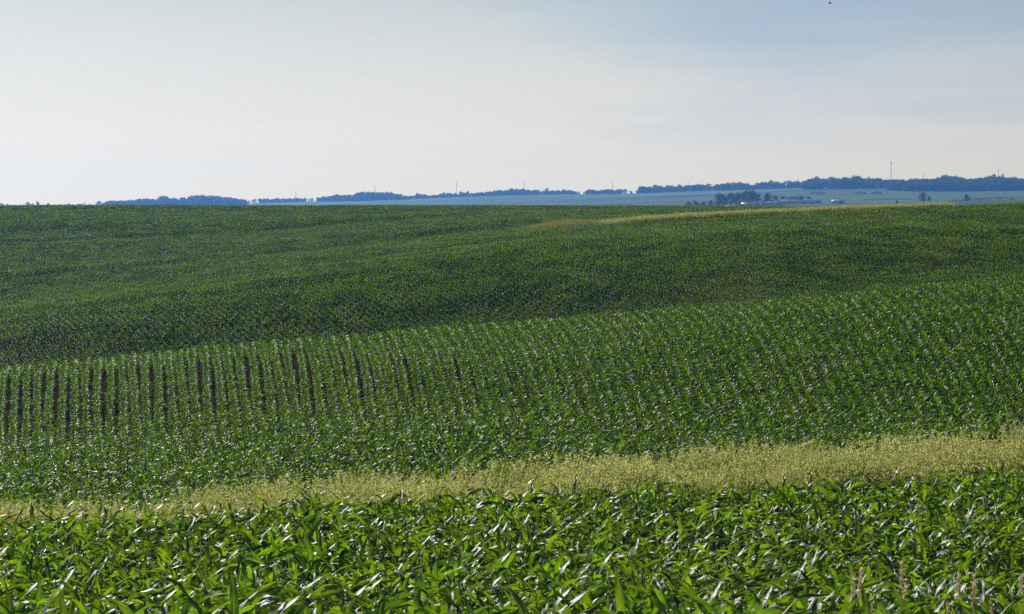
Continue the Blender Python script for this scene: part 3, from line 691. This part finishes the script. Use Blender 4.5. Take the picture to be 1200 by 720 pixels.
wood('far_woods', [
    (121, 290, 3850, 4050, 13, 60, lambda u: np.interp(u, [121, 135, 190, 250, 275, 290], [.55, .8, 1.08, 1.12, .8, .55])),
    (380, 480, 4250, 4420, 10.5, 60, lambda u: np.interp(u, [380, 388, 430, 465, 480], [.55, .95, 1.3, 1.1, .55])),
    (565, 640, 4380, 4480, 10, 60, lambda u: np.interp(u, [565, 585, 615, 640], [.45, .9, 1.1, .6])),
    (940, 1052, 3500, 3860, 13.5, 60, lambda u: np.interp(u, [940, 952, 975, 1010, 1040, 1052], [.7, 1.05, 1.1, 1.0, .85, .8])), (1040, 1075, 3350, 3800, 10, 70, None), (1060, 1260, 3300, 3930, 13, 60, lambda u: np.interp(u, [1060, 1072, 1110, 1125, 1141, 1162, 1180, 1200], [.7, .85, 1.05, 1.1, .9, 1.1, 1.0, .8])),
    (286, 690, 4440, 4500, 7.0, 32, None), (686, 770, 4300, 4360, 7.5, 32, None), (750, 950, 3960, 4080, 9.5, 36, None)])

# ------------------------------------------------------------------ masts
def mast(u, Yd, vtop, label, w=.7, head=False):
    Yd = Yd * FS; w = w * FS; x = uY(u, Yd); z0 = float(zt(x, Yd)); H = -(vtop - HOR) / F * Yd - z0
    root = put(bpy.data.objects.new('radio_mast', None), label=label, category='mast'); root.location = (x, Yd, z0)
    g = Geo()
    for k in range(3):
        a = k * 2.094; tube(g, [(math.cos(a) * w, math.sin(a) * w, 0), (math.cos(a) * w * .45, math.sin(a) * w * .45, H * .93)], .26, 4)
    st = np.linspace(0, H * .92, int(H / 2.2) + 2)
    for i, z in enumerate(st[:-1]):
        for k in range(3):
            a, b = k * 2.094, (k + 1) * 2.094; r0, r1 = w * (1 - .55 * z / H), w * (1 - .55 * st[i + 1] / H)
            tube(g, [(math.cos(a) * r0, math.sin(a) * r0, z), (math.cos(b) * r1, math.sin(b) * r1, st[i + 1])], .1, 3, cap=False)
    put(bpy.data.objects.new('lattice_shaft', g.mesh('lattice_shaft', M_steel)), root)
    g = Geo(); tube(g, [(0, 0, H * .9), (0, 0, H)], [.45, .25], 5); put(bpy.data.objects.new('antenna', g.mesh('antenna', M_steel)), root)
    if head:
        g = Geo()
        for k in range(3):
            a = k * 2.094 + .5; box(g, (math.cos(a) * 1.4, math.sin(a) * 1.4, H * .90), (.7, .7, 2.6)); tube(g, [(0, 0, H * .9), (math.cos(a) * 1.4, math.sin(a) * 1.4, H * .9)], .12, 4)
        put(bpy.data.objects.new('antenna_head', g.mesh('antenna_head', M_steel)), root)
for u, Yd, vt, lab, w, hd in [
        (347, 4300, 224, 'faint thin mast over the ridge trees near the left wood, farthest left of all', .6, False), (439.5, 4300, 216, 'thin mast standing behind the dense ridge block', .7, False),
        (535, 4460, 212.5, 'thin mast between the narrow tree and the two round ridge trees', .85, False), (614.5, 4430, 212, 'thin mast above the hilltop wood left of the ridge gap', .65, False),
        (718, 4350, 212, 'thin mast among the trees just right of the ridge gap', .75, False), (806, 4100, 212, 'very faint short mast over the bumpy ridge line', .4, False),
        (1038, 3950, 208, 'short thin mast close beside the tallest mast', .55, False), (1043.4, 3950, 188, 'tallest mast, with a small antenna head near its top', .95, True),
        (1081.5, 3950, 203.5, 'short faint mast over the left slope of the wooded hill', .55, False), (1169, 3950, 197.5, 'thin mast on the wooded hill beside the pointed evergreen', .7, False)]:
    mast(u, Yd, vt, lab, w, hd)

# ------------------------------------------------------------------ farm buildings
def building(name, label, u, Yd, w, d, h, rh, rot, wall, roof, windows=2, door=True):
    Yd, w, d, h, rh = Yd * FS, w * FS, d * FS, h * FS, rh * FS
    x = uY(u, Yd); root = put(bpy.data.objects.new(name, None), label=label, category=name.split('_')[-1]); root.location = (x, Yd, float(zt(x, Yd)) - .3); root.rotation_euler = (0, 0, R(rot))
    g = Geo(); a, b = w / 2, d / 2
    v = [(-a, -b, 0), (a, -b, 0), (a, b, 0), (-a, b, 0), (-a, -b, h), (a, -b, h), (a, b, h), (-a, b, h), (-a, 0, h + rh), (a, 0, h + rh)]
    g.add(v, [(0, 1, 5, 4), (2, 3, 7, 6), (3, 0, 4, 7), (1, 2, 6, 5)], [(4, 8, 7), (5, 6, 9)]); put(bpy.data.objects.new('wall', g.mesh('wall', wall, False)), root)
    g = Geo(); o_ = .4; k = rh / b; th = .18
    for sgn in (-1, 1):
        e0, e1 = np.array([-a - o_, sgn * (b + o_), h - k * o_ + .02]), np.array([a + o_, sgn * (b + o_), h - k * o_ + .02])
        r0, r1 = np.array([-a - o_, 0, h + rh + .02]), np.array([a + o_, 0, h + rh + .02]); up = np.array([0, 0, th])
        g.add([e0, e1, r1, r0, e0 + up, e1 + up, r1 + up, r0 + up], [(0, 3, 2, 1), (4, 5, 6, 7), (0, 1, 5, 4), (0, 4, 7, 3), (1, 2, 6, 5)])
    put(bpy.data.objects.new('roof', g.mesh('roof', roof, False)), root)
    if door:
        g = Geo(); box(g, (w * .22, -b - .03, min(h * .8, 3.6) / 2), (min(4, w * .25), .1, min(h * .8, 3.6))); put(bpy.data.objects.new('door', g.mesh('door', M_door, False)), root)
    for i in range(windows):
        g = Geo(); box(g, (-w * .4 + i * w * .5 / max(1, windows), -b - .03, h * .55), (1.2, .08, 1.1)); put(bpy.data.objects.new('window', g.mesh('window', M_glass, False)), root)
building('farm_house', 'white house with a pinkish gable in front of the farmstead grove', 871, 1950, 8, 9, 5, 3, 60, M_redwall, M_greyroof, 2)
building('farm_shed', 'white shed at the foot of the pink gabled house', 875.5, 1900, 9, 7, 3.2, 1.0, -18, M_white, M_metalroof, 1)
building('farm_shed', 'low pale shed at the left edge of the farmstead', 857, 1860, 9, 6, 1.6, .9, 5, M_white, M_metalroof, 0)
building('farm_shed', 'small pale shed between the house and the long sheds', 884.5, 1920, 6, 6, 3.2, 1.4, 10, M_white, M_metalroof, 1)
building('farm_barn', 'pale barn with a tall white end wall left of the long sheds', 892.5, 1930, 7, 8, 4.2, 2.2, 80, M_white, M_greyroof, 1)
building('poultry_shed', 'long low pale shed nearest the farmstead, slanting up to the right', 906.5, 2000, 19, 10, 2.6, 1.25, 12, M_white, M_metalroof, 0)
building('poultry_shed', 'longest low pale shed, between the farmstead and the open fields', 930, 2120, 38, 13, 2.4, 1.6, 10, M_white, M_metalroof, 0)
building('poultry_shed', 'low pale shed at the upper right end of the farm row', 952, 2180, 16, 10, 2.4, 1.25, 10, M_white, M_metalroof, 0)
building('farm_barn', 'barn with a pale gable roof half hidden behind the long sheds', 927, 2350, 11, 10, 5, 1.4, 20, M_redwall, M_metalroof, 0)
building('machine_shed', 'pale machine shed standing apart to the right of the farm row', 982, 2080, 12, 10, 2.8, 1.0, -8, M_white, M_metalroof, 0)

# ------------------------------------------------------------------ bird
g = Geo()
yb = 150.0
tube(g, [(-.11, 0, 0), (-.06, 0, .012), (.02, 0, .01), (.08, 0, .015), (.12, 0, .02), (.14, 0, .015)], [.012, .034, .042, .03, .022, .006], 8)
for s_ in (-1, 1):
    g.add([(.05, s_ * .03, .02), (.07, s_ * .16, .07), (.0, s_ * .30, .05), (-.03, s_ * .16, .06), (-.04, s_ * .03, .02),
           (.05, s_ * .03, .012), (.07, s_ * .16, .062), (-.03, s_ * .16, .052), (-.04, s_ * .03, .012)],
          [(0, 1, 3, 4), (5, 8, 7, 6), (0, 5, 6, 1), (4, 3, 7, 8)], [(1, 2, 3), (6, 7, 2), (1, 6, 2), (3, 2, 7)])
g.add([(-.09, -.02, 0), (-.09, .02, 0), (-.2, .035, -.01), (-.2, -.035, -.01), (-.09, 0, .015)], [(0, 3, 2, 1)], [(0, 1, 4), (1, 2, 4), (2, 3, 4), (3, 0, 4)])
b = put(bpy.data.objects.new('bird', g.mesh('bird', M_bird)), label='small dark bird flying high in the blue part of the sky', category='bird')
b.location = (uY(971, yb), yb, -(5.5 - HOR) / F * yb); b.rotation_euler = (R(8), R(-6), R(155))

# ------------------------------------------------------------------ haze
def haze(density, color, aniso):
    m, nt, N, L, out = mat('thin_air')
    v = N.new('ShaderNodeVolumePrincipled'); v.inputs['Density'].default_value = density; v.inputs['Color'].default_value = (*color, 1); v.inputs['Anisotropy'].default_value = aniso
    L.new(v.outputs[0], out.inputs['Volume'])
    g = Geo(); box(g, (0, 3610, 50), (9400, 7390, 165))
    put(bpy.data.objects.new('haze', g.mesh('haze', m, False)), kind='stuff')
haze(.00009, (.15, .42, 1.0), .45)

# ------------------------------------------------------------------ light
w = bpy.data.worlds.new('World'); SC.world = w; w.use_nodes = True
N, L = w.node_tree.nodes, w.node_tree.links; N.clear()
sky = N.new('ShaderNodeTexSky'); sky.sky_type = 'NISHITA'; sky.sun_disc = False
sky.sun_elevation = SUN_EL; sky.sun_rotation = SUN_AZ; sky.dust_density = .6; sky.air_density = 1.0; sky.ozone_density = 1.0; sky.altitude = 300
def math_(op, a, b=None, clamp=False):
    k = N.new('ShaderNodeMath'); k.operation = op; k.use_clamp = clamp
    for i, v in enumerate((a, b)):
        if v is None: continue
        if isinstance(v, (int, float)): k.inputs[i].default_value = v
        else: L.new(v, k.inputs[i])
    return k.outputs[0]
tc = N.new('ShaderNodeTexCoord'); sep = N.new('ShaderNodeSeparateXYZ'); L.new(tc.outputs['Generated'], sep.inputs[0])
mp = N.new('ShaderNodeMapping'); mp.inputs['Scale'].default_value = (3.0, 3.0, 26.0); mp.inputs['Rotation'].default_value = (0, R(6), 0); L.new(tc.outputs['Generated'], mp.inputs['Vector'])
nz = N.new('ShaderNodeTexNoise'); nz.inputs['Scale'].default_value = 1.5; nz.inputs['Detail'].default_value = 5; nz.inputs['Roughness'].default_value = .5; L.new(mp.outputs[0], nz.inputs['Vector'])
# thin high veil: thick at the horizon, thinning upward and away from the sun, streaked by the noise
up = N.new('ShaderNodeMapRange'); up.interpolation_type = 'SMOOTHSTEP'; L.new(sep.outputs['Z'], up.inputs['Value'])
for i, v in zip(('From Min', 'From Max', 'To Min', 'To Max'), (.02, .17, .97, .0)): up.inputs[i].default_value = v
side = N.new('ShaderNodeMapRange'); side.interpolation_type = 'SMOOTHSTEP'; L.new(sep.outputs['X'], side.inputs['Value'])
for i, v in zip(('From Min', 'From Max', 'To Min', 'To Max'), (-.06, .12, .0, 1.0)): side.inputs[i].default_value = v
hi = N.new('ShaderNodeMapRange'); L.new(sep.outputs['Z'], hi.inputs['Value'])
for i, v in zip(('From Min', 'From Max', 'To Min', 'To Max'), (.02, .09, .0, 1.0)): hi.inputs[i].default_value = v
less = math_('SUBTRACT', math_('MULTIPLY', side.outputs[0], hi.outputs[0]), math_('MULTIPLY', math_('MAXIMUM', math_('SUBTRACT', nz.outputs['Fac'],   .50), 0), 1.5), True)
back = N.new('ShaderNodeMapRange'); L.new(sep.outputs['Y'], back.inputs['Value'])
for i, v in zip(('From Min', 'From Max', 'To Min', 'To Max'), (-1, .9, .3, 1.0)): back.inputs[i].default_value = v
streak = math_('MULTIPLY', math_('SUBTRACT', nz.outputs['Fac'], .5), 1.1)
fac = math_('MULTIPLY', math_('ADD', up.outputs[0], math_('MULTIPLY', streak, math_('MULTIPLY', hi.outputs[0], .12)), True), back.outputs[0])
vc = ramp(N, [(.17, (1.38, 1.13, .60)), (.25, (1.18, 1.01, .67)), (.42, (1.0, .915, .73)), (.7, (.89, .86, .76)), (1, (.82, .84, .78))])
L.new(math_('MULTIPLY', sep.outputs['Z'], 10.0, True), vc.inputs[0])
bg = N.new('ShaderNodeBackground'); bg.inputs['Strength'].default_value = .052; L.new(sky.outputs[0], bg.inputs['Color'])
bg2 = N.new('ShaderNodeBackground'); sg = N.new('ShaderNodeMapRange'); L.new(sep.outputs['X'], sg.inputs['Value'])
for i, v in zip(('From Min', 'From Max', 'To Min', 'To Max'), (-.23, .23, 1.04, .86)): sg.inputs[i].default_value = v
L.new(sg.outputs[0], bg2.inputs['Strength']); vmx = N.new('ShaderNodeMix'); vmx.data_type = 'RGBA'; L.new(less, vmx.inputs[0]); L.new(vc.outputs[0], vmx.inputs[6]); vmx.inputs[7].default_value = (.47, .62, .76, 1); L.new(vmx.outputs[2], bg2.inputs['Color'])
mxs = N.new('ShaderNodeMixShader'); L.new(fac, mxs.inputs[0]); L.new(bg.outputs[0], mxs.inputs[1]); L.new(bg2.outputs[0], mxs.inputs[2])
wo = N.new('ShaderNodeOutputWorld'); L.new(mxs.outputs[0], wo.inputs['Surface'])

ld = bpy.data.lights.new('sun', 'SUN'); ld.energy = 5.0; ld.angle = R(.53); ld.color = (1, .955, .88)
lo = put(bpy.data.objects.new('sun', ld))
sd = Vector((math.sin(SUN_AZ) * math.cos(SUN_EL), math.cos(SUN_AZ) * math.cos(SUN_EL), math.sin(SUN_EL)))
lo.rotation_euler = (-sd).to_track_quat('-Z', 'Y').to_euler(); lo.location = (0, 0, 60)

cd = bpy.data.cameras.new('camera'); cd.sensor_width = 36; cd.lens = F / 1200 * 36; cd.clip_start = .3; cd.clip_end = 20000
co = put(bpy.data.objects.new('camera', cd)); co.location = (0, 0, 0); co.rotation_euler = (R(90) - math.atan((360 - HOR) / F), 0, 0)
SC.camera = co

SC.view_settings.view_transform = 'Standard'; SC.view_settings.look = 'None'; SC.view_settings.exposure = 0.0; SC.view_settings.gamma = 1
c = SC.cycles
c.max_bounces = 6; c.diffuse_bounces = 3; c.glossy_bounces = 2; c.transmission_bounces = 4; c.volume_bounces = 0; c.transparent_max_bounces = 4
c.use_adaptive_sampling = False; c.use_denoising = False; c.denoiser = 'OPENIMAGEDENOISE'; c.denoising_input_passes = 'RGB_ALBEDO_NORMAL'; c.denoising_prefilter = 'ACCURATE'
